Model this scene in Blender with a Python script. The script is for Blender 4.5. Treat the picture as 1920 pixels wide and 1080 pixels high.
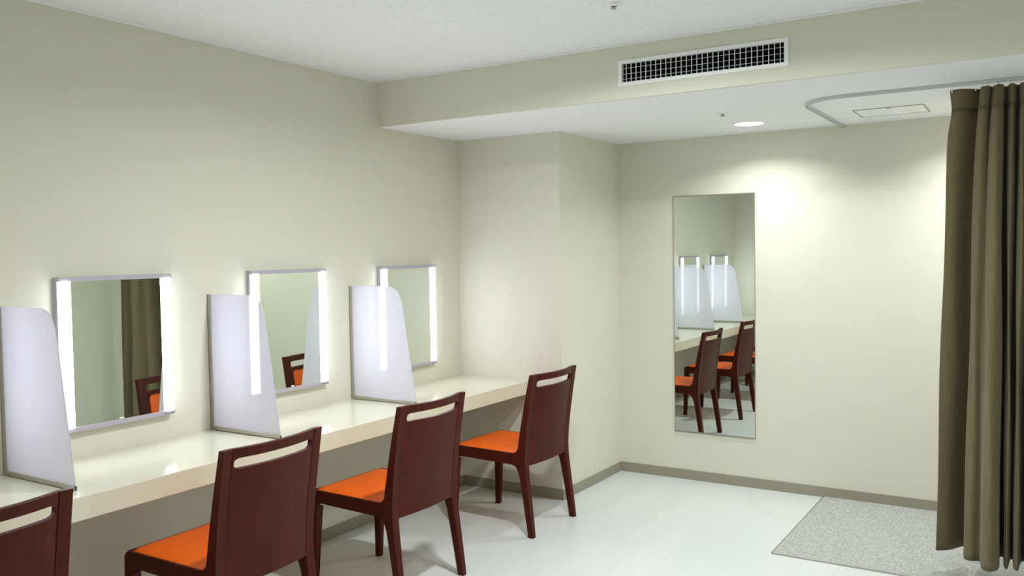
import bpy, bmesh, math, random
from mathutils import Vector, Matrix
random.seed(7)
S = bpy.context.scene
for o in list(bpy.data.objects):
    bpy.data.objects.remove(o)
COL = S.collection

# ------------------------------------------------------------------ camera
R = Vector((0.8472741, 0.53095131, -0.01474166))
U = Vector((-0.00979587, 0.04336909, 0.99901109))
F = Vector((-0.53106558, 0.84629181, -0.04194664))
cam_data = bpy.data.cameras.new('camera')
cam_data.sensor_width = 36.0
cam_data.lens = 36.0 * 1631.19 / 1920.0
cam_data.clip_start = 0.02
cam = bpy.data.objects.new('camera', cam_data)
COL.objects.link(cam)
cam.matrix_world = Matrix(((R.x, U.x, -F.x, 3.26519), (R.y, U.y, -F.y, 0.0), (R.z, U.z, -F.z, 1.51132), (0, 0, 0, 1)))
S.camera = cam

# ------------------------------------------------------------------ world + exposure
world = bpy.data.worlds.new('world')
S.world = world
world.use_nodes = True
world.node_tree.nodes['Background'].inputs[0].default_value = (1, 1, 1, 1)
world.node_tree.nodes['Background'].inputs[1].default_value = 0.0
S.view_settings.view_transform = 'Standard'
S.view_settings.look = 'None'
S.view_settings.exposure = 0.44
S.view_settings.gamma = 1.0
S.view_settings.use_curve_mapping = False
S.cycles.max_bounces = 14
S.cycles.diffuse_bounces = 8
S.cycles.glossy_bounces = 6
S.cycles.transparent_max_bounces = 12
S.cycles.sample_clamp_indirect = 6.0

# room dimensions (metres)
H, HB = 2.481, 2.224           # ceiling, lowered ceiling
YB, YP, YF = 3.799, 4.577, 5.400   # beam face, pillar face, far wall
XP, XR = 0.738, 3.80           # pillar width, right wall
YN, YS = -1.60, 0.640          # near wall, end of the near pillar
XC, ZC, CT = 0.530, 0.720, 0.081   # counter depth, height, thickness
BB = 0.063                     # baseboard height

LAMP_COL = (0.972, 1.0, 0.98)
LED_COL = (0.86, 0.87, 1.0)
DOWN_POS = [(1.762, 4.969, HB, 5.8), (2.97, 4.969, HB, 6.8),      # x, y, z, watts
            (1.762, 2.77, H, 27.0), (2.50, 2.77, H, 8.0), (2.50, 0.57, H, 9.0)]
LED_STRENGTH = 14.0


# ------------------------------------------------------------------ material helpers
def lin(c):
    return tuple(((v / 255.0) / 12.92 if v / 255.0 <= 0.04045 else ((v / 255.0 + 0.055) / 1.055) ** 2.4) for v in c)


def mat(name, rgb, rough=0.6, metal=0.0, noise=None, bump=None, coat=0.0, spec=0.5):
    """noise = (scale xyz, amount, detail); bump = (scale xyz, strength, distance)"""
    m = bpy.data.materials.new(name)
    m.use_nodes = True
    nt = m.node_tree
    b = nt.nodes['Principled BSDF']
    c = lin(rgb)
    b.inputs['Base Color'].default_value = (*c, 1)
    b.inputs['Roughness'].default_value = rough
    b.inputs['Metallic'].default_value = metal
    b.inputs['Specular IOR Level'].default_value = spec
    b.inputs['Coat Weight'].default_value = coat
    b.inputs['Coat Roughness'].default_value = 0.15
    tc = None
    if noise or bump:
        tc = nt.nodes.new('ShaderNodeTexCoord')
    if noise:
        mp = nt.nodes.new('ShaderNodeMapping')
        mp.inputs['Scale'].default_value = noise[0]
        n = nt.nodes.new('ShaderNodeTexNoise')
        n.inputs['Scale'].default_value = 1.0
        n.inputs['Detail'].default_value = noise[2]
        r = nt.nodes.new('ShaderNodeValToRGB')
        r.color_ramp.elements[0].position = 0.3
        r.color_ramp.elements[1].position = 0.7
        a = noise[1]
        r.color_ramp.elements[0].color = (*[v * (1 - a) for v in c], 1)
        r.color_ramp.elements[1].color = (*[min(1, v * (1 + a)) for v in c], 1)
        nt.links.new(tc.outputs['Object'], mp.inputs[0])
        nt.links.new(mp.outputs[0], n.inputs['Vector'])
        nt.links.new(n.outputs['Fac'], r.inputs[0])
        nt.links.new(r.outputs[0], b.inputs['Base Color'])
    if bump:
        mp = nt.nodes.new('ShaderNodeMapping')
        mp.inputs['Scale'].default_value = bump[0]
        n = nt.nodes.new('ShaderNodeTexNoise')
        n.inputs['Scale'].default_value = 1.0
        n.inputs['Detail'].default_value = 3.0
        bp = nt.nodes.new('ShaderNodeBump')
        bp.inputs['Strength'].default_value = bump[1]
        bp.inputs['Distance'].default_value = bump[2]
        nt.links.new(tc.outputs['Object'], mp.inputs[0])
        nt.links.new(mp.outputs[0], n.inputs['Vector'])
        nt.links.new(n.outputs['Fac'], bp.inputs['Height'])
        nt.links.new(bp.outputs[0], b.inputs['Normal'])
    return m


def emis(name, rgb, strength):
    m = bpy.data.materials.new(name)
    m.use_nodes = True
    nt = m.node_tree
    for n in list(nt.nodes):
        nt.nodes.remove(n)
    out = nt.nodes.new('ShaderNodeOutputMaterial')
    e = nt.nodes.new('ShaderNodeEmission')
    e.inputs[0].default_value = (*rgb, 1)
    e.inputs[1].default_value = strength
    nt.links.new(e.outputs[0], out.inputs[0])
    return m


M = {}
M['wall'] = mat('cream_wallpaper', (213, 212, 197), 0.75, noise=((6, 6, 6), 0.012, 4), bump=((260, 260, 260), 0.12, 0.001), spec=0.25)
M['base'] = mat('grey_olive_vinyl', (146, 143, 126), 0.5)
M['counter'] = mat('cream_gloss_laminate', (212, 211, 190), 0.10, spec=0.55)
M['alu'] = mat('silver_lilac_aluminium', (178, 174, 188), 0.45, 0.15)
M['steel'] = mat('brushed_steel', (180, 176, 164), 0.3, 0.9)
M['white'] = mat('white_enamel', (234, 237, 236), 0.45)
M['trackgrey'] = mat('pale_grey_rail', (198, 203, 204), 0.45, 0.2)
M['dark'] = mat('dark_gap', (30, 30, 28), 0.8)
M['duct'] = mat('black_duct', (14, 15, 16), 0.9)
M['chrome'] = mat('chrome', (200, 202, 200), 0.15, 1.0)
M['wood'] = mat('dark_mahogany', (70, 21, 11), 0.42, noise=((26, 26, 3.0), 0.25, 6), coat=0.0, spec=0.16)
M['orange'] = mat('orange_leatherette', (226, 98, 14), 0.45, noise=((9, 9, 9), 0.06, 3), bump=((900, 900, 900), 0.10, 0.0006), spec=0.35)
M['logo'] = mat('grey_print', (78, 76, 88), 0.5)
M['lamp'] = emis('lamp_diffuser', LAMP_COL, 9.0)
M['led'] = emis('led_tube', LED_COL, LED_STRENGTH)

# mirror glass
m = mat('mirror_glass', (226, 234, 226), 0.0, 1.0)
M['mirror'] = m


# ceiling board: fine fissured flecks
def ceiling_mat():
    m = mat('fissured_ceiling_board', (236, 237, 236), 0.9, bump=((160, 160, 160), 0.25, 0.002), spec=0.1)
    nt = m.node_tree
    b = nt.nodes['Principled BSDF']
    tc = nt.nodes.new('ShaderNodeTexCoord')
    mp = nt.nodes.new('ShaderNodeMapping')
    mp.inputs['Scale'].default_value = (110, 60, 80)
    n = nt.nodes.new('ShaderNodeTexNoise')
    n.inputs['Scale'].default_value = 1.0
    n.inputs['Detail'].default_value = 5
    r = nt.nodes.new('ShaderNodeValToRGB')
    r.color_ramp.elements[0].position = 0.30
    r.color_ramp.elements[0].color = (*lin((214, 218, 224)), 1)
    r.color_ramp.elements[1].position = 0.42
    r.color_ramp.elements[1].color = (*lin((235, 237, 241)), 1)
    nt.links.new(tc.outputs['Object'], mp.inputs[0])
    nt.links.new(mp.outputs[0], n.inputs['Vector'])
    nt.links.new(n.outputs['Fac'], r.inputs[0])
    nt.links.new(r.outputs[0], b.inputs['Base Color'])
    return m


M['ceil'] = ceiling_mat()


# floor: pale vinyl planks with a faint grain along the room
def floor_mat():
    m = mat('pale_wood_look_vinyl', (228, 230, 227), 0.33, spec=0.45)
    nt = m.node_tree
    b = nt.nodes['Principled BSDF']
    tc = nt.nodes.new('ShaderNodeTexCoord')
    mp = nt.nodes.new('ShaderNodeMapping')
    mp.inputs['Rotation'].default_value = (0, 0, math.radians(90))
    br = nt.nodes.new('ShaderNodeTexBrick')
    br.inputs['Color1'].default_value = (*lin((207, 212, 212)), 1)
    br.inputs['Color2'].default_value = (*lin((202, 207, 208)), 1)
    br.inputs['Mortar'].default_value = (*lin((197, 201, 202)), 1)
    br.inputs['Scale'].default_value = 1.0
    br.inputs['Mortar Size'].default_value = 0.0012
    br.inputs['Brick Width'].default_value = 0.9
    br.inputs['Row Height'].default_value = 0.15
    mp2 = nt.nodes.new('ShaderNodeMapping')
    mp2.inputs['Scale'].default_value = (110, 7, 1)
    n = nt.nodes.new('ShaderNodeTexNoise')
    n.inputs['Scale'].default_value = 1.0
    n.inputs['Detail'].default_value = 6
    r = nt.nodes.new('ShaderNodeValToRGB')
    r.color_ramp.elements[0].position = 0.3
    r.color_ramp.elements[0].color = (0.90, 0.90, 0.90, 1)
    r.color_ramp.elements[1].position = 0.65
    r.color_ramp.elements[1].color = (1, 1, 1, 1)
    mx = nt.nodes.new('ShaderNodeMixRGB')
    mx.blend_type = 'MULTIPLY'
    mx.inputs[0].default_value = 0.6
    nt.links.new(tc.outputs['Object'], mp.inputs[0])
    nt.links.new(mp.outputs[0], br.inputs['Vector'])
    nt.links.new(tc.outputs['Object'], mp2.inputs[0])
    nt.links.new(mp2.outputs[0], n.inputs['Vector'])
    nt.links.new(n.outputs['Fac'], r.inputs[0])
    nt.links.new(br.outputs['Color'], mx.inputs[1])
    nt.links.new(r.outputs[0], mx.inputs[2])
    nt.links.new(mx.outputs[0], b.inputs['Base Color'])
    return m


M['floor'] = floor_mat()


def carpet_mat():
    m = mat('grey_loop_carpet', (188, 187, 178), 0.95, bump=((330, 330, 330), 0.5, 0.002), spec=0.1)
    nt = m.node_tree
    b = nt.nodes['Principled BSDF']
    tc = nt.nodes.new('ShaderNodeTexCoord')
    mp = nt.nodes.new('ShaderNodeMapping')
    mp.inputs['Scale'].default_value = (190, 48, 60)
    n = nt.nodes.new('ShaderNodeTexNoise')
    n.inputs['Scale'].default_value = 1.0
    n.inputs['Detail'].default_value = 4
    r = nt.nodes.new('ShaderNodeValToRGB')
    r.color_ramp.elements[0].position = 0.25
    r.color_ramp.elements[0].color = (*lin((140, 141, 138)), 1)
    r.color_ramp.elements[1].position = 0.7
    r.color_ramp.elements[1].color = (*lin((186, 188, 184)), 1)
    nt.links.new(tc.outputs['Object'], mp.inputs[0])
    nt.links.new(mp.outputs[0], n.inputs['Vector'])
    nt.links.new(n.outputs['Fac'], r.inputs[0])
    nt.links.new(r.outputs[0], b.inputs['Base Color'])
    return m


M['carpet'] = carpet_mat()


def fabric_mat():
    m = mat('olive_taupe_curtain_cloth', (106, 97, 70), 0.85, noise=((120, 120, 9), 0.10, 4), bump=((500, 500, 260), 0.35, 0.001), spec=0.15)
    b = m.node_tree.nodes['Principled BSDF']
    b.inputs['Sheen Weight'].default_value = 0.15
    return m


M['fabric'] = fabric_mat()


# milky acrylic of the dividers: glossy, translucent, a little see-through
def acrylic_mat():
    m = bpy.data.materials.new('milky_acrylic')
    m.use_nodes = True
    nt = m.node_tree
    for n in list(nt.nodes):
        nt.nodes.remove(n)
    out = nt.nodes.new('ShaderNodeOutputMaterial')
    d = nt.nodes.new('ShaderNodeBsdfDiffuse')
    d.inputs[0].default_value = (*lin((244, 244, 252)), 1)
    t = nt.nodes.new('ShaderNodeBsdfTranslucent')
    t.inputs[0].default_value = (*lin((244, 244, 252)), 1)
    a = nt.nodes.new('ShaderNodeMixShader')
    a.inputs[0].default_value = 0.5
    tr = nt.nodes.new('ShaderNodeBsdfTransparent')
    tr.inputs[0].default_value = (0.97, 0.98, 1, 1)
    b = nt.nodes.new('ShaderNodeMixShader')
    b.inputs[0].default_value = 0.05
    g = nt.nodes.new('ShaderNodeBsdfGlossy')
    g.inputs['Roughness'].default_value = 0.03
    fr = nt.nodes.new('ShaderNodeFresnel')
    fr.inputs[0].default_value = 1.45
    c = nt.nodes.new('ShaderNodeMixShader')
    L = nt.links.new
    L(d.outputs[0], a.inputs[1]); L(t.outputs[0], a.inputs[2])
    L(a.outputs[0], b.inputs[1]); L(tr.outputs[0], b.inputs[2])
    L(fr.outputs[0], c.inputs[0]); L(b.outputs[0], c.inputs[1]); L(g.outputs[0], c.inputs[2])
    L(c.outputs[0], out.inputs[0])
    return m


M['acrylic'] = acrylic_mat()


# ------------------------------------------------------------------ mesh helpers
def box(bm, x0, x1, y0, y1, z0, z1):
    v = [bm.verts.new((x, y, z)) for x in (x0, x1) for y in (y0, y1) for z in (z0, z1)]
    for f in ((0, 1, 3, 2), (4, 6, 7, 5), (0, 4, 5, 1), (2, 3, 7, 6), (0, 2, 6, 4), (1, 5, 7, 3)):
        bm.faces.new([v[i] for i in f])


def cyl(bm, c, r0, r1, z0, z1, n=32, cap=True):
    a = [bm.verts.new((c[0] + r0 * math.cos(2 * math.pi * i / n), c[1] + r0 * math.sin(2 * math.pi * i / n), z0)) for i in range(n)]
    b = [bm.verts.new((c[0] + r1 * math.cos(2 * math.pi * i / n), c[1] + r1 * math.sin(2 * math.pi * i / n), z1)) for i in range(n)]
    for i in range(n):
        bm.faces.new((a[i], a[(i + 1) % n], b[(i + 1) % n], b[i]))
    if cap:
        bm.faces.new(a[::-1])
        bm.faces.new(b)


def lathe(bm, c, prof, n=32):
    rings = []
    for r, z in prof:
        if r < 1e-6:
            rings.append([bm.verts.new((c[0], c[1], z))])
        else:
            rings.append([bm.verts.new((c[0] + r * math.cos(2 * math.pi * i / n), c[1] + r * math.sin(2 * math.pi * i / n), z)) for i in range(n)])
    for A, B in zip(rings[:-1], rings[1:]):
        for i in range(n):
            j = (i + 1) % n
            if len(A) == 1 and len(B) == 1:
                continue
            if len(A) == 1:
                bm.faces.new((A[0], B[i], B[j]))
            elif len(B) == 1:
                bm.faces.new((A[i], A[j], B[0]))
            else:
                bm.faces.new((A[i], A[j], B[j], B[i]))


def obj(name, bm, material, parent=None, bevel=0.0, smooth=False, seg=2, label=None, loc=None):
    bmesh.ops.recalc_face_normals(bm, faces=bm.faces)
    me = bpy.data.meshes.new(name)
    bm.to_mesh(me)
    bm.free()
    me.materials.append(material)
    o = bpy.data.objects.new(name, me)
    COL.objects.link(o)
    if parent:
        o.parent = parent
    if loc:
        o.location = loc
    if bevel:
        md = o.modifiers.new('bevel', 'BEVEL')
        md.width = bevel
        md.segments = seg
        md.limit_method = 'ANGLE'
        md.angle_limit = math.radians(35)
    if smooth:
        for p in me.polygons:
            p.use_smooth = True
        bmx = bmesh.new()
        bmx.from_mesh(me)
        for e in bmx.edges:
            if len(e.link_faces) == 2 and e.calc_face_angle(0) > math.radians(40):
                e.smooth = False
        bmx.to_mesh(me)
        bmx.free()
    if label:
        o['label'] = label
    return o


def struct(name, bm, material, bevel=0.0, label=None):
    o = obj(name, bm, material, bevel=bevel)
    o['kind'] = 'structure'
    if label:
        o['label'] = label
    return o


def boxobj(name, dims, material, parent=None, **k):
    bm = bmesh.new()
    box(bm, *dims)
    return obj(name, bm, material, parent, **k)


def thing(name, label, cat, loc=(0, 0, 0), rz=0.0, group=None):
    o = bpy.data.objects.new(name, None)
    o.empty_display_size = 0.1
    COL.objects.link(o)
    o.location = loc
    o.rotation_euler = (0, 0, rz)
    o['label'] = label
    o['category'] = cat
    if group:
        o['group'] = group
    return o


def dup(root, loc, rz, label):
    r = root.copy()
    COL.objects.link(r)
    r.location = loc
    r.rotation_euler = (0, 0, rz)
    r['label'] = label
    for ch in list(root.children):
        c = ch.copy()
        COL.objects.link(c)
        c.parent = r
        for g in list(ch.children):
            d = g.copy()
            COL.objects.link(d)
            d.parent = c
    return r


# ------------------------------------------------------------------ room shell
T = 0.12


def sbox(name, dims, material, label, bevel=0.0):
    bm = bmesh.new()
    box(bm, *dims)
    return struct(name, bm, material, bevel, label)


sbox('floor', (-T, XR + T, YN - T, YF + T, -0.1, 0), M['floor'], 'pale grey wood-look vinyl floor')
sbox('wall_left', (-T, 0, YN - T, YF + T, 0, H + T), M['wall'], 'long cream wall behind the counter and lit mirrors')
sbox('wall_back', (0, XR, YF, YF + T, 0, HB), M['wall'], 'cream far wall with the tall mirror')
sbox('wall_right', (XR, XR + T, YN - T, YF + T, 0, H + T), M['wall'], 'cream right wall')
sbox('wall_front', (0, XR, YN - T, YN, 0, H + T), M['wall'], 'cream wall behind the viewer')
sbox('wall_pillar', (0, XP, YP, YF, 0, HB), M['wall'], 'cream boxed pillar at the far end of the counter')
sbox('wall_pillar_right', (3.32, XR, YP, YF, 0, HB), M['wall'], 'cream boxed pillar in the right corner behind the curtain')
sbox('wall_stub', (0, XP, YN, YS, 0, H), M['wall'], 'cream boxed pillar at the near end of the counter')
sbox('ceiling', (0, XR, YN, YB, H, H + T), M['ceil'], 'white fissured upper ceiling')

# lowered ceiling soffit, and the beam face with an opening for the air grille
GX0, GX1, GZ0, GZ1 = 1.512, 2.270, 2.300, 2.388
sbox('ceiling_lowered', (0, XR, YB + 0.02, YF + T, HB, HB + 0.02), M['ceil'], 'white lowered ceiling beyond the beam')
bm = bmesh.new()
box(bm, 0, GX0, YB, YB + 0.02, HB, H + T)
box(bm, GX1, XR, YB, YB + 0.02, HB, H + T)
box(bm, GX0, GX1, YB, YB + 0.02, HB, GZ0)
box(bm, GX0, GX1, YB, YB + 0.02, GZ1, H + T)
struct('wall_beam', bm, M['wall'], label='cream beam face holding the air grille')
sbox('ceiling_cap', (0, XR, YB + 0.02, YF + T, H + 0.04, H + T), M['ceil'], 'slab above the lowered ceiling')


def trim(name, dims, material, label):
    sbox(name, dims, material, label, bevel=0.0015)


e = 0.007
trim('baseboard_left', (0, e, YS, YP, 0, BB), M['base'], 'grey-olive baseboard under the counter')
trim('baseboard_pillar', (0, XP + e, YP - e, YP, 0, BB), M['base'], 'grey-olive baseboard on the pillar front')
trim('baseboard_pillar_side', (XP, XP + e, YP, YF - e, 0, BB), M['base'], 'grey-olive baseboard on the pillar side')
trim('baseboard_pillar_right', (3.32 - e, XR - e, YP - e, YP, 0, BB), M['base'], 'grey-olive baseboard on the right pillar')
trim('baseboard_back', (XP, 3.32, YF - e, YF, 0, BB), M['base'], 'grey-olive baseboard along the far wall')
trim('baseboard_right', (XR - e, XR, YN, YP, 0, BB), M['base'], 'grey-olive baseboard along the right wall')
trim('baseboard_front', (XP, XR - e, YN, YN + e, 0, BB), M['base'], 'grey-olive baseboard behind the viewer')
trim('baseboard_stub', (XP, XP + e, YN + e, YS + e, 0, BB), M['base'], 'grey-olive baseboard on the near pillar side')
trim('baseboard_stub_end', (e, XP, YS, YS + e, 0, BB), M['base'], 'grey-olive baseboard on the near pillar end')
trim('trim_1', (0, 0.008, YS, YB - 0.008, H - 0.010, H), M['white'], 'thin white ceiling trim above the left wall')
trim('trim_2', (0, XR, YB - 0.008, YB, H - 0.010, H), M['white'], 'thin white ceiling trim above the beam')

# ------------------------------------------------------------------ counter
c = boxobj('vanity_counter', (0.0, XC, YS + 0.001, YP - 0.001, ZC - CT, ZC), M['counter'], bevel=0.003)
c['label'] = 'long cream glossy wall-hung counter below the lit mirrors'
c['category'] = 'counter'

# ------------------------------------------------------------------ lit mirrors
MW, MD, MZ0, MZ1 = 0.502, 0.035, 0.833, 1.438
SW = 0.052            # strip width


def make_lit_mirror(label):
    t = thing('lit_mirror', label, 'mirror', group='lit vanity mirrors above the counter')
    bm = bmesh.new()
    bar = 0.018
    box(bm, 0.0005, MD - 0.009, 0, MW, MZ0, MZ1)                     # back case
    box(bm, MD - 0.009, MD, 0, MW, MZ1 - bar, MZ1)                # top bar
    box(bm, MD - 0.009, MD, 0, MW, MZ0, MZ0 + bar)                # bottom bar
    obj('housing', bm, M['alu'], t, bevel=0.0012)
    bm = bmesh.new()
    box(bm, MD - 0.009, MD - 0.004, SW, MW - SW, MZ0 + bar, MZ1 - bar)
    obj('mirror_glass', bm, M['mirror'], t)
    for y0 in (0.0015, MW - SW):
        bm = bmesh.new()
        n = 8
        ys, ye = y0, y0 + SW - 0.0015
        ring = []
        for z in (MZ0 + bar, MZ1 - bar):
            row = [bm.verts.new((MD - 0.009, ys, z))]
            for i in range(n + 1):
                a = math.pi * i / n
                row.append(bm.verts.new((MD - 0.004 + 0.007 * math.sin(a) ** 0.6, (ys + ye) / 2 - math.cos(a) * (ye - ys) / 2, z)))
            row.append(bm.verts.new((MD - 0.009, ye, z)))
            ring.append(row)
        k = len(ring[0])
        for i in range(k):
            j = (i + 1) % k
            bm.faces.new((ring[0][i], ring[0][j], ring[1][j], ring[1][i]))
        bm.faces.new(ring[0])
        bm.faces.new(ring[1][::-1])
        obj('light_strip', bm, M['led'], t, smooth=True, label='glowing white light strip')
    bm = bmesh.new()
    box(bm, MD - 0.0045, MD - 0.0025, MW / 2 - 0.010, MW / 2 + 0.010, MZ0 + bar + 0.002, MZ0 + bar + 0.008)
    obj('touch_switch', bm, M['white'], t, bevel=0.0008, label='tiny white switch at the foot of the glass')
    # small maker's mark at the right end of the bottom bar (illegible at this size: a row of tiny strokes)
    bm = bmesh.new()
    y = MW - 0.050
    for w, h, dz in ((0.006, 0.009, 0), (0.003, 0.006, 0), (0.005, 0.006, 0.0005), (0.004, 0.008, 0), (0.005, 0.006, 0), (0.006, 0.006, 0)):
        box(bm, MD, MD + 0.0006, y, y + w * 0.35, MZ0 + 0.004 + dz, MZ0 + 0.004 + h)
        box(bm, MD, MD + 0.0006, y, y + w, MZ0 + 0.004 + dz, MZ0 + 0.0055 + dz)
        y += w + 0.0022
    obj('logo', bm, M['logo'], t, label='tiny grey printed mark')
    return t


lm = make_lit_mirror('lit mirror beside the near pillar, seen only as a reflection in the tall mirror')
lm.location = (0, 0.951, 0)
for y, lb in ((1.889, 'silver-framed lit mirror nearest the viewer, reflecting the grey curtain'),
              (2.827, 'silver-framed lit mirror in the middle, reflecting pale wall and an orange chair back'),
              (3.766, 'silver-framed lit mirror farthest away, nearest the pillar, reflecting only pale wall')):
    dup(lm, (0, y, 0), 0, lb)


# ------------------------------------------------------------------ dividers
def make_divider(label):
    t = thing('divider_screen', label, 'divider', group='white divider screens standing on the counter')
    z0, z1 = 0.735, 1.338
    P = [(0.004, z0), (0.446, z0)]
    P.append((0.3665, 1.235))
    # rounded upper front corner
    c0, c1, c2 = Vector((0.3665, 1.235)), Vector((0.349, 1.338)), Vector((0.262, z1))
    for i in range(1, 13):
        s = i / 12
        p = (1 - s) ** 2 * c0 + 2 * s * (1 - s) * c1 + s * s * c2
        P.append((p.x, p.y))
    P.append((0.004, z1))
    bm = bmesh.new()
    a = [bm.verts.new((x, -0.0025, z)) for x, z in P]
    b = [bm.verts.new((x, 0.0025, z)) for x, z in P]
    n = len(P)
    bm.faces.new(a)
    bm.faces.new(b[::-1])
    for i in range(n):
        bm.faces.new((a[i], b[i], b[(i + 1) % n], a[(i + 1) % n]))
    obj('panel', bm, M['acrylic'], t, bevel=0.0008)
    for nm, d in (('wall_channel', (0.0005, 0.020, 0.7205, 1.338)), ('base_channel', (0.020, 0.445, 0.7205, 0.738))):
        bm = bmesh.new()
        for s in (-1, 1):
            box(bm, d[0], d[1], s * 0.0028, s * 0.0065, d[2], d[3])
        if nm == 'wall_channel':
            box(bm, d[0], d[0] + 0.003, -0.0065, 0.0065, d[2], d[3])
        else:
            box(bm, d[0], d[1], -0.0065, 0.0065, d[2], d[2] + 0.003)
        obj(nm, bm, M['steel'], t, bevel=0.0006, label='brushed metal channel')
    return t


dv = make_divider('white acrylic divider nearest the viewer, left of the nearest lit mirror')
dv.location = (0, 1.685, 0)
dup(dv, (0, 2.607, 0), 0, 'white acrylic divider overlapping the left side of the middle lit mirror')
dup(dv, (0, 3.539, 0), 0, 'white acrylic divider farthest away, overlapping the left side of the farthest lit mirror')


# ------------------------------------------------------------------ chairs (local frame: faces -x, origin between the rear feet)
def lerp_tab(tab, z):
    for (z0, v0), (z1, v1) in zip(tab[:-1], tab[1:]):
        if z <= z1:
            t = max(0, (z - z0) / (z1 - z0))
            return v0 + (v1 - v0) * t
    return tab[-1][1]


REAR_BACK = [(0, 0.016), (0.10, 0.004), (0.20, -0.009), (0.30, -0.022), (0.36, -0.029), (0.42, -0.031), (0.50, -0.026), (0.60, -0.014), (0.72, 0.004), (0.80, 0.017), (0.864, 0.028)]
REAR_FRONT = [(0, -0.016), (0.10, -0.031), (0.20, -0.046), (0.30, -0.062), (0.36, -0.073), (0.42, -0.078), (0.50, -0.070), (0.60, -0.052), (0.72, -0.028), (0.80, -0.010), (0.864, 0.004)]
OUT = [(0, 0.2335), (0.37, 0.2335), (0.864, 0.2335)]
INN = [(0, 0.2055), (0.37, 0.191), (0.864, 0.193)]


def side_piece(poly, sgn, inner=None, outer=None):
    """extrude an (x, z) outline between the inner and the outer face of one side of the chair"""
    bm = bmesh.new()
    inner = inner or INN
    outer = outer or OUT
    a = [bm.verts.new((x, sgn * lerp_tab(inner, z), z)) for x, z in poly]
    b = [bm.verts.new((x, sgn * lerp_tab(outer, z), z)) for x, z in poly]
    n = len(poly)
    bm.faces.new(a)
    bm.faces.new(b[::-1])
    for i in range(n):
        bm.faces.new((a[i], b[i], b[(i + 1) % n], a[(i + 1) % n]))
    return bm


def arc(cx, cz, r, a0, a1, n=7):
    return [(cx + r * math.cos(math.radians(a0 + (a1 - a0) * i / n)), cz + r * math.sin(math.radians(a0 + (a1 - a0) * i / n))) for i in range(n + 1)]


RT, RB = 0.440, 0.378            # side rail top / bottom at the rear
FT, FB = 0.444, 0.386            # and at the front


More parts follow.
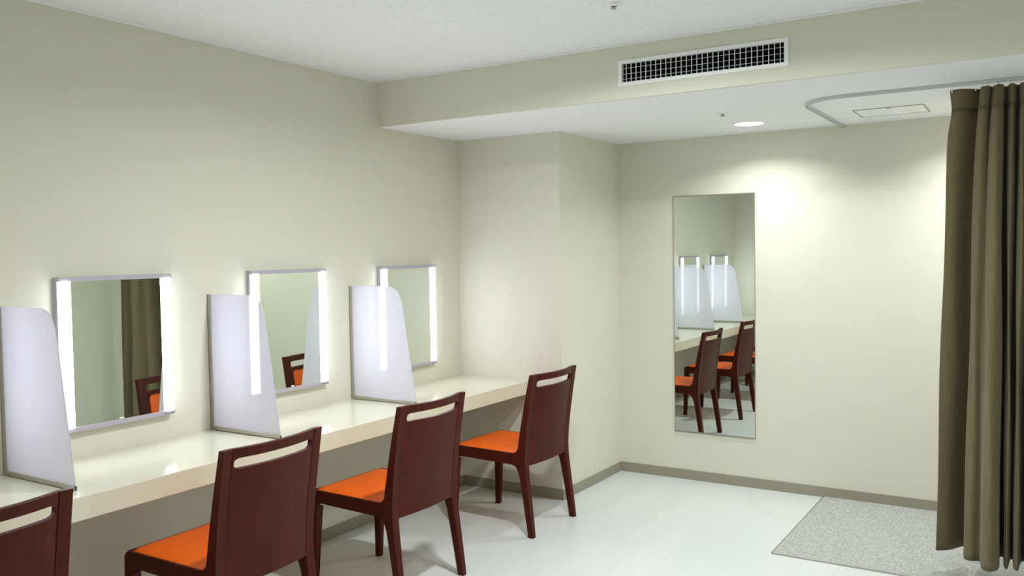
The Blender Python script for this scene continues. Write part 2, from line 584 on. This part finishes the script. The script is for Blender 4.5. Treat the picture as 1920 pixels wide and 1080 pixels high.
def make_chair(label):
    t = thing('dining_chair', label, 'chair', group='mahogany chairs along the counter')
    zb = 0.373
    for s in (-1, 1):
        # rear leg below the rail
        zz = [0, 0.1, 0.2, 0.3, 0.34, zb]
        poly = [(lerp_tab(REAR_BACK, z), z) for z in zz] + \
               [(lerp_tab(REAR_FRONT, zb) - 0.020, zb), (lerp_tab(REAR_FRONT, 0.360) - 0.010, 0.360), (lerp_tab(REAR_FRONT, 0.342) - 0.003, 0.342)] + \
               [(lerp_tab(REAR_FRONT, z), z) for z in (0.31, 0.2, 0.1, 0)]
        obj('leg', side_piece(poly, s), M['wood'], t, bevel=0.0022, smooth=True)
        # rear post above
        zz = [zb, 0.40, 0.42, 0.46, 0.50, 0.55, 0.60, 0.66, 0.72, 0.80, 0.864]
        poly = [(lerp_tab(REAR_BACK, z), z) for z in zz] + [(lerp_tab(REAR_FRONT, z), z) for z in (0.864, 0.80, 0.72, 0.66, 0.60, 0.55, 0.50, 0.485)]
        poly += [(-0.076, 0.465), (-0.085, 0.451), (-0.098, 0.442), (-0.112, 0.4405), (-0.112, RB), (-0.099, zb)]
        obj('back_post', side_piece(poly, s), M['wood'], t, bevel=0.0022, smooth=True)
        # side rail
        poly = [(-0.112, 0.4405), (-0.112, RB), (-0.455, FB), (-0.466, 0.380), (-0.474, 0.366), (-0.519, 0.366)]
        poly += [(-0.517, 0.412)] + arc(-0.489, 0.416, 0.028, 175, 92, 6)
        obj('side_rail', side_piece(poly, s, [(0, 0.2215), (1, 0.2215)]), M['wood'], t, bevel=0.0022, smooth=True)
        # front leg
        poly = [(-0.474, 0.366), (-0.519, 0.366), (-0.524, 0.18), (-0.528, 0.0), (-0.499, 0.0), (-0.486, 0.2), (-0.478, 0.33)]
        obj('leg', side_piece(poly, s, [(0, 0.208), (0.366, 0.193)]), M['wood'], t, bevel=0.0022, smooth=True)
    # front rail
    bm = bmesh.new()
    box(bm, -0.517, -0.500, -0.2215, 0.2215, 0.388, 0.440)
    obj('front_rail', bm, M['wood'], t, bevel=0.004)
    # rail under the seat at the back
    bm = bmesh.new()
    box(bm, -0.083, -0.050, -0.190, 0.190, 0.380, 0.425)
    obj('rear_rail', bm, M['wood'], t, bevel=0.003)
    # curved backrest with a hand hole: grid in (y, z), bulging backwards in the middle
    hw = 0.1915

    def bx(y, z, front):
        top = min(1, max(0, (z - 0.36) / 0.5))
        bulge = (0.014 + 0.018 * top) * (1 - (y / hw) ** 2)
        x = lerp_tab(REAR_BACK, z) - 0.0015 + bulge
        return x - (0.021 if front else 0)

    hy, hz0, hz1, hr = 0.183, 0.793, 0.829, 0.015
    ysl = sorted(set([-hw, -hy, hy, hw] + [round(-hy + 2 * hy * i / 24, 5) for i in range(25)]))
    zsl = [zb, 0.41, 0.45, 0.50, 0.55, 0.60, 0.66, 0.72, 0.76, hz0, hz0 + 0.005, hz0 + 0.010, hz0 + hr, (hz0 + hz1) / 2, hz1 - hr, hz1 - 0.009, hz1 - 0.004, hz1, 0.85, 0.864]
    zsl = sorted(set(zsl))

    def inset(z):
        # hole half width at height z (rounded corners)
        if z < hz0 - 1e-9 or z > hz1 + 1e-9:
            return None
        d = min(z - hz0, hz1 - z)
        if d >= hr:
            return hy
        return hy - hr + math.sqrt(max(0, hr * hr - (hr - d) ** 2))
    bm = bmesh.new()
    F_, B_ = {}, {}

    def vert(i, j, front):
        y, z = ysl[i], zsl[j]
        if hz0 - 1e-9 <= z <= hz1 + 1e-9:
            w = inset(z)
            if abs(y) <= hy + 1e-9:
                y = y * w / hy
        D = F_ if front else B_
        if (i, j) not in D:
            D[(i, j)] = bm.verts.new((bx(y, z, front), y, z))
        return D[(i, j)]
    faces = set()
    for i in range(len(ysl) - 1):
        for j in range(len(zsl) - 1):
            ym, zm = (ysl[i] + ysl[i + 1]) / 2, (zsl[j] + zsl[j + 1]) / 2
            if abs(ym) < hy and hz0 < zm < hz1:
                continue
            faces.add((i, j))
    for (i, j) in faces:
        q = [(i, j), (i + 1, j), (i + 1, j + 1), (i, j + 1)]
        bm.faces.new([vert(a, b, False) for a, b in q])
        bm.faces.new([vert(a, b, True) for a, b in q][::-1])
        for k, (di, dj) in enumerate(((0, -1), (1, 0), (0, 1), (-1, 0))):
            if (i + di, j + dj) not in faces:
                a, b = q[k], q[(k + 1) % 4]
                bm.faces.new((vert(*a, False), vert(*b, False), vert(*b, True), vert(*a, True)))
    obj('backrest', bm, M['wood'], t, bevel=0.0018, smooth=True)
    # upholstered pads: rounded rectangles, domed
    bm = bmesh.new()
    z0, z1, w = 0.448, 0.772, 0.176
    outline = []
    rr = 0.028
    for cy, cz, a0 in ((w - rr, z1 - rr, 0), (-w + rr, z1 - rr, 90), (-w + rr, z0 + rr, 180), (w - rr, z0 + rr, 270)):
        for i in range(6):
            a = math.radians(a0 + 90 * i / 5)
            outline.append((cy + rr * math.cos(a), cz + rr * math.sin(a)))
    cyc, czc = 0, (z0 + z1) / 2
    rings = []
    for sc, h in ((1.0, 0.0), (1.0, 0.006), (0.985, 0.010), (0.93, 0.013), (0.8, 0.0145), (0.5, 0.015), (0.2, 0.015)):
        ring = []
        for (y, z) in outline:
            yy = cyc + (y - cyc) * sc
            z2 = czc + (z - czc) * sc
            ring.append(bm.verts.new((bx(yy, z2, True) - h + (0.001 if h == 0 else 0), yy, z2)))
        rings.append(ring)
    for A, B in zip(rings[:-1], rings[1:]):
        for i in range(len(A)):
            bm.faces.new((A[i], A[(i + 1) % len(A)], B[(i + 1) % len(A)], B[i]))
    bm.faces.new(rings[-1])
    bm.faces.new(rings[0][::-1])
    obj('back_cushion', bm, M['orange'], t, smooth=True, label='orange padded front of the backrest')
    bm = bmesh.new()
    outline = []
    x0, x1, wf, wb = -0.511, -0.068, 0.2225, 0.2225
    rr = 0.042
    for cx, cy, a0 in ((x1 - 0.006, wb - 0.006, 0), (x0 + rr, wf - rr, 90), (x0 + rr, -wf + rr, 180), (x1 - 0.006, -wb + 0.006, 270)):
        r_ = rr if cx < -0.3 else 0.006
        for i in range(6):
            a = math.radians(a0 + 90 * i / 5)
            outline.append((cx + r_ * math.cos(a), cy + r_ * math.sin(a)))
    rings = []
    for sc, h in ((1.0, 0.395), (1.0, 0.436), (0.985, 0.443), (0.93, 0.448), (0.8, 0.452), (0.5, 0.454), (0.2, 0.4545)):
        ring = []
        for (x, y) in outline:
            xx = -0.28 + (x + 0.28) * sc
            yy = y * sc
            # the saddle dips a little towards the back and rolls down at the front lip
            dz = -0.004 * max(0, min(1, (xx + 0.30) / 0.2)) if h > 0.43 else 0
            if h > 0.43 and xx < -0.47:
                dz -= (abs(xx + 0.47) / 0.035) ** 2 * 0.006
            ring.append(bm.verts.new((xx, yy, h + dz)))
        rings.append(ring)
    for A, B in zip(rings[:-1], rings[1:]):
        for i in range(len(A)):
            bm.faces.new((A[i], A[(i + 1) % len(A)], B[(i + 1) % len(A)], B[i]))
    bm.faces.new(rings[-1])
    bm.faces.new(rings[0][::-1])
    obj('seat_cushion', bm, M['orange'], t, smooth=True, label='orange padded seat')
    return t


ch = make_chair('mahogany chair with orange seat, farthest from the viewer, beside the pillar')
ch.location = (0.934, 4.1045, 0)
ch.rotation_euler = (0, 0, -0.022)
dup(ch, (0.911, 3.052, 0), -0.0107, 'mahogany chair with orange seat, second from the pillar')
dup(ch, (0.904, 2.135, 0), 0.0208, 'mahogany chair with orange seat in the foreground, its feet cut off by the photo edge')
dup(ch, (0.897, 1.160, 0), 0.0, 'mahogany chair at the lower left corner, only its back showing')

# ------------------------------------------------------------------ tall wall mirror
t = thing('wall_mirror', 'tall narrow frameless mirror on the far wall, reflecting the row of chairs', 'mirror', (1.4015, YF, 0), 0)
x0, x1, z0, z1 = -0.2675, 0.2675, 0.311, 1.856
bm = bmesh.new()
box(bm, x0 + 0.002, x1 - 0.002, -0.0065, -0.0005, z0 + 0.003, z1 - 0.003)
obj('mirror_glass', bm, M['mirror'], t)
for nm, d in (('top_channel', (x0, x1, z1 - 0.008, z1)), ('bottom_channel', (x0, x1, z0, z0 + 0.008)),
              ('side_edge', (x0, x0 + 0.003, z0 + 0.008, z1 - 0.008)), ('side_edge', (x1 - 0.003, x1, z0 + 0.008, z1 - 0.008))):
    bm = bmesh.new()
    box(bm, d[0], d[1], -0.0085, -0.0005, d[2], d[3])
    obj(nm, bm, M['steel'], t, bevel=0.0005)

# ------------------------------------------------------------------ air grille
t = thing('air_grille', 'white rectangular air grille in the beam', 'vent', (0, YB, 0))
bm = bmesh.new()
fx0, fx1, fz0, fz1 = 1.494, 2.288, 2.284, 2.404
box(bm, fx0, fx1, -0.006, 0.004, GZ1 - 0.001, fz1)
box(bm, fx0, fx1, -0.006, 0.004, fz0, GZ0 + 0.001)
box(bm, fx0, GX0 + 0.001, -0.006, 0.004, GZ0, GZ1)
box(bm, GX1 - 0.001, fx1, -0.006, 0.004, GZ0, GZ1)
obj('frame', bm, M['white'], t, bevel=0.0015)
bm = bmesh.new()
for i in range(30):
    x = GX0 + (i + 0.85) * (GX1 - GX0) / 30.6
    box(bm, x - 0.0013, x + 0.0013, 0.001, 0.006, GZ0, GZ1)
obj('vertical_blades', bm, M['white'], t)
bm = bmesh.new()
for fz in (0.20, 0.47, 0.77):
    z = GZ0 + fz * (GZ1 - GZ0)
    box(bm, GX0, GX1, 0.010, 0.013, z - 0.0011, z + 0.0011)
obj('horizontal_blades', bm, M['trackgrey'], t)
bm = bmesh.new()
box(bm, GX0 - 0.004, GX1 + 0.004, 0.15, 0.154, GZ0 - 0.004, GZ1 + 0.004)
box(bm, GX0 - 0.004, GX0, 0.021, 0.15, GZ0, GZ1)
box(bm, GX1, GX1 + 0.004, 0.021, 0.15, GZ0, GZ1)
box(bm, GX0 - 0.004, GX1 + 0.004, 0.021, 0.15, GZ0 - 0.004, GZ0)
box(bm, GX0 - 0.004, GX1 + 0.004, 0.021, 0.15, GZ1, GZ1 + 0.004)
obj('duct', bm, M['duct'], t)

# ------------------------------------------------------------------ recessed lamps
LB = ['round white ceiling lamp in the lowered ceiling above the tall mirror', 'round white ceiling lamp in the lowered ceiling behind the grey curtain']


def make_lamp(label):
    t = thing('ceiling_lamp', label, 'light', group='round recessed ceiling lamps')
    bm = bmesh.new()
    lathe(bm, (0, 0), [(0.080, -0.0005), (0.092, -0.0005), (0.091, -0.004), (0.081, -0.005), (0.080, -0.0005)], 40)
    obj('rim', bm, M['white'], t, smooth=True)
    bm = bmesh.new()
    cyl(bm, (0, 0), 0.079, 0.080, -0.004, -0.0005, 40)
    obj('diffuser', bm, M['lamp'], t, label='glowing white disc')
    ld = bpy.data.lights.new('lamp_light', 'AREA')
    ld.shape = 'DISK'
    ld.size = 0.15
    ld.energy = DOWN_POS[0][3]
    ld.color = LAMP_COL
    ld.spread = math.radians(140)
    lo = bpy.data.objects.new('lamp_light', ld)
    COL.objects.link(lo)
    lo.parent = t
    lo.location = (0, 0, -0.008)
    return t


lp = make_lamp(LB[0])
lp.location = DOWN_POS[0][:3]
for i, p in enumerate(DOWN_POS[1:]):
    if i == 0:
        nl = dup(lp, p[:3], 0, LB[1])
    else:
        nl = dup(lp, p[:3], 0, ['round recessed lamp in the upper ceiling in front of the air grille', 'round recessed lamp in the upper ceiling to the right, before the curtain', 'round recessed lamp in the upper ceiling above the viewer'][i - 1])
    for c_ in nl.children:
        if c_.type == 'LIGHT':
            c_.data = c_.data.copy()
            c_.data.energy = p[3]
            if i:
                c_.data.spread = math.radians(165)          # flat panels in the upper ceiling throw wider


# ------------------------------------------------------------------ sprinklers
def make_sprinkler(label):
    t = thing('sprinkler', label, 'sprinkler', group='small ceiling sprinklers')
    bm = bmesh.new()
    lathe(bm, (0, 0), [(0.0, -0.0005), (0.034, -0.0005), (0.033, -0.004), (0.020, -0.006), (0.0, -0.006)], 28)
    obj('cover_plate', bm, M['white'], t, smooth=True)
    bm = bmesh.new()
    lathe(bm, (0, 0), [(0.0, -0.006), (0.018, -0.006), (0.014, -0.010), (0.006, -0.012), (0.0, -0.012)], 20)
    obj('head', bm, M['chrome'], t, smooth=True)
    bm = bmesh.new()
    cyl(bm, (0, 0), 0.004, 0.004, -0.016, -0.012, 10)
    cyl(bm, (0, 0), 0.012, 0.012, -0.018, -0.016, 16)
    obj('deflector', bm, M['steel'], t)
    return t


sp = make_sprinkler('small sprinkler in the lowered ceiling beside the round lamp')
sp.location = (1.761, 4.512, HB)
dup(sp, (1.768, 3.17, H), 0, 'small chrome sprinkler in the upper ceiling at the top edge of the photograph')

# ------------------------------------------------------------------ access hatch in the lowered ceiling
t = thing('ceiling_hatch', 'thin-framed square access hatch in the lowered ceiling inside the curtain rail', 'hatch', (2.515, 4.99, HB))
bm = bmesh.new()
s0, s1, w = 0.170, 0.142, 0.0045
for d in ((-s0, s0, -s1, -s1 + w), (-s0, s0, s1 - w, s1), (-s0, -s0 + w, -s1 + w, s1 - w), (s0 - w, s0, -s1 + w, s1 - w)):
    box(bm, d[0], d[1], d[2], d[3], -0.004, -0.0005)
obj('frame', bm, M['steel'], t, bevel=0.0006)
bm = bmesh.new()
box(bm, -s0 + w + 0.002, s0 - w - 0.002, -s1 + w + 0.002, s1 - w - 0.002, -0.003, -0.0005)
obj('panel', bm, M['ceil'], t)
bm = bmesh.new()
cyl(bm, (0, -s1 + 0.022), 0.007, 0.007, -0.006, -0.003, 16)
obj('latch', bm, M['steel'], t)

# ------------------------------------------------------------------ curtain rail
TX, TY, TR = 2.19, 4.325, 0.22
TZ0, TZ1 = 2.209, HB - 0.001


def rail_path():
    P = [(TX, YF - 0.001), (TX, 5.0), (TX, TY + TR)]
    for i in range(1, 12):
        a = math.radians(180 + 90 * i / 12)
        P.append((TX + TR + TR * math.cos(a), TY + TR + TR * math.sin(a)))
    P += [(TX + TR, TY), (2.8, TY), (3.3, TY), (XR - 0.001, TY)]
    return P


RP = rail_path()


def sweep(bm, path, sect):
    rings = []
    for i, p in enumerate(path):
        a = Vector(path[max(0, i - 1)])
        b = Vector(path[min(len(path) - 1, i + 1)])
        d = (b - a).normalized()
        nrm = Vector((-d.y, d.x))
        rings.append([bm.verts.new((p[0] + nrm.x * s, p[1] + nrm.y * s, z)) for s, z in sect])
    k = len(sect)
    for A, B in zip(rings[:-1], rings[1:]):
        for i in range(k):
            bm.faces.new((A[i], A[(i + 1) % k], B[(i + 1) % k], B[i]))
    bm.faces.new(rings[0])
    bm.faces.new(rings[-1][::-1])


bm = bmesh.new()
w = 0.007
sweep(bm, RP, [(-w, TZ1), (-w, TZ0), (-0.003, TZ0), (-0.003, TZ0 + 0.004), (-w + 0.0015, TZ0 + 0.003), (-w + 0.002, TZ1 - 0.004),
               (w - 0.002, TZ1 - 0.004), (w - 0.0015, TZ0 + 0.003), (0.003, TZ0 + 0.004), (0.003, TZ0), (w, TZ0), (w, TZ1)])
o = obj('curtain_rail', bm, M['trackgrey'])
o['label'] = 'pale grey curtain rail curving across the lowered ceiling'
o['category'] = 'curtain rail'

# ------------------------------------------------------------------ curtain
BOT = [(2.800, 4.405), (2.850, 4.440), (2.905, 4.530), (2.930, 4.500), (2.917, 4.370), (2.945, 4.330), (2.980, 4.345), (2.990, 4.300), (2.999, 4.245), (3.030, 4.225),
       (3.060, 4.285), (3.055, 4.430), (3.070, 4.450), (3.078, 4.330), (3.092, 4.300), (3.098, 4.430), (3.108, 4.430), (3.116, 4.320), (3.132, 4.300),
       (3.138, 4.400), (3.150, 4.440), (3.165, 4.350), (3.180, 4.270), (3.195, 4.330), (3.200, 4.430), (3.215, 4.340), (3.235, 4.280), (3.250, 4.380)]
TOP = [(2.852, 4.335), (2.900, 4.320), (2.966, 4.375), (2.980, 4.380), (2.976, 4.325), (2.990, 4.308), (3.008, 4.314), (3.016, 4.355), (3.024, 4.330), (3.040, 4.300),
       (3.058, 4.312), (3.062, 4.365), (3.074, 4.370), (3.086, 4.320), (3.098, 4.306), (3.108, 4.352), (3.118, 4.370), (3.128, 4.318), (3.140, 4.305),
       (3.152, 4.330), (3.160, 4.345), (3.172, 4.322), (3.186, 4.303), (3.198, 4.322), (3.208, 4.345), (3.220, 4.325), (3.238, 4.305), (3.252, 4.330)]
CZ0, CZ1 = 0.098, 2.196


def catmull(P, n=6):
    Q = []
    for i in range(len(P) - 1):
        p0 = Vector(P[max(0, i - 1)])
        p1 = Vector(P[i])
        p2 = Vector(P[i + 1])
        p3 = Vector(P[min(len(P) - 1, i + 2)])
        for k in range(n):
            s = k / n
            q = 0.5 * ((2 * p1) + (-p0 + p2) * s + (2 * p0 - 5 * p1 + 4 * p2 - p3) * s * s + (-p0 + 3 * p1 - 3 * p2 + p3) * s ** 3)
            Q.append(q)
    Q.append(Vector(P[-1]))
    return Q


CB, CTp = catmull(BOT), catmull(TOP)


def cloth(zlo, zhi, nz, off=0.0):
    bm = bmesh.new()
    rows = []
    for j in range(nz + 1):
        z = zlo + (zhi - zlo) * j / nz
        s = (z - CZ0) / (CZ1 - CZ0)                # 0 bottom .. 1 top
        d = 1 - s
        k = min(1.0, 0.25 * (1 - math.exp(-d * 14)) + 0.75 * d ** 0.8)
        row = []
        for i, (b, t_) in enumerate(zip(CB, CTp)):
            p = t_ * (1 - k) + b * k
            wob = 0.004 * math.sin(z * 5.1 + i * 0.35) * math.sin(math.pi * s)
            x = p.x + wob
            if i <= 10:                                        # the free edge pulls in just below the heading
                x += 0.010 * (1 - i / 10) * (math.exp(-((s - 0.955) / 0.035) ** 2)) + 0.008 * (1 - i / 10) * min(1, (1 - s) / 0.04) * s
            row.append(bm.verts.new((x, p.y + off, z)))
        rows.append(row)
    for A, B in zip(rows[:-1], rows[1:]):
        for i in range(len(A) - 1):
            bm.faces.new((A[i], A[i + 1], B[i + 1], B[i]))
    return bm


t = thing('curtain', 'olive-taupe pleated curtain drawn back at the right edge', 'curtain', (0, 0, 0))
o = obj('cloth', cloth(CZ0, 2.115, 60), M['fabric'], t, smooth=True)
md = o.modifiers.new('thickness', 'SOLIDIFY')
md.thickness = 0.0018
md.offset = 0
o = obj('heading', cloth(2.115, CZ1, 6), M['fabric'], t, smooth=True, label='stiffened heading band of the curtain')
md = o.modifiers.new('thickness', 'SOLIDIFY')
md.thickness = 0.003
md.offset = 0
for x in (2.862, 2.955, 2.999, 3.04, 3.086, 3.128, 3.17, 3.21, 3.244):
    bm = bmesh.new()
    box(bm, x - 0.002, x + 0.002, TY - 0.002, TY + 0.002, CZ1 - 0.014, TZ0 + 0.006)
    box(bm, x - 0.004, x + 0.004, TY - 0.0025, TY + 0.0025, TZ0 - 0.004, TZ0 - 0.001)
    obj('hook', bm, M['white'], t, label='small white curtain hook')

# ------------------------------------------------------------------ carpet of the fitting area
t = thing('fitting_carpet', 'pale grey flecked carpet on the floor below the curtain', 'carpet', (0, 0, 0))
KX, KY = 2.079, 4.262
bm = bmesh.new()
box(bm, KX + 0.006, 3.318, KY + 0.006, YF - e, 0.0005, 0.006)
obj('carpet_pile', bm, M['carpet'], t)
for d in ((KX, KX + 0.006, KY, YF - e), (KX + 0.006, 3.318, KY, KY + 0.006)):
    bm = bmesh.new()
    box(bm, d[0], d[1], d[2], d[3], 0.0005, 0.007)
    obj('edge_strip', bm, M['steel'], t, bevel=0.001, label='thin metal edge strip')
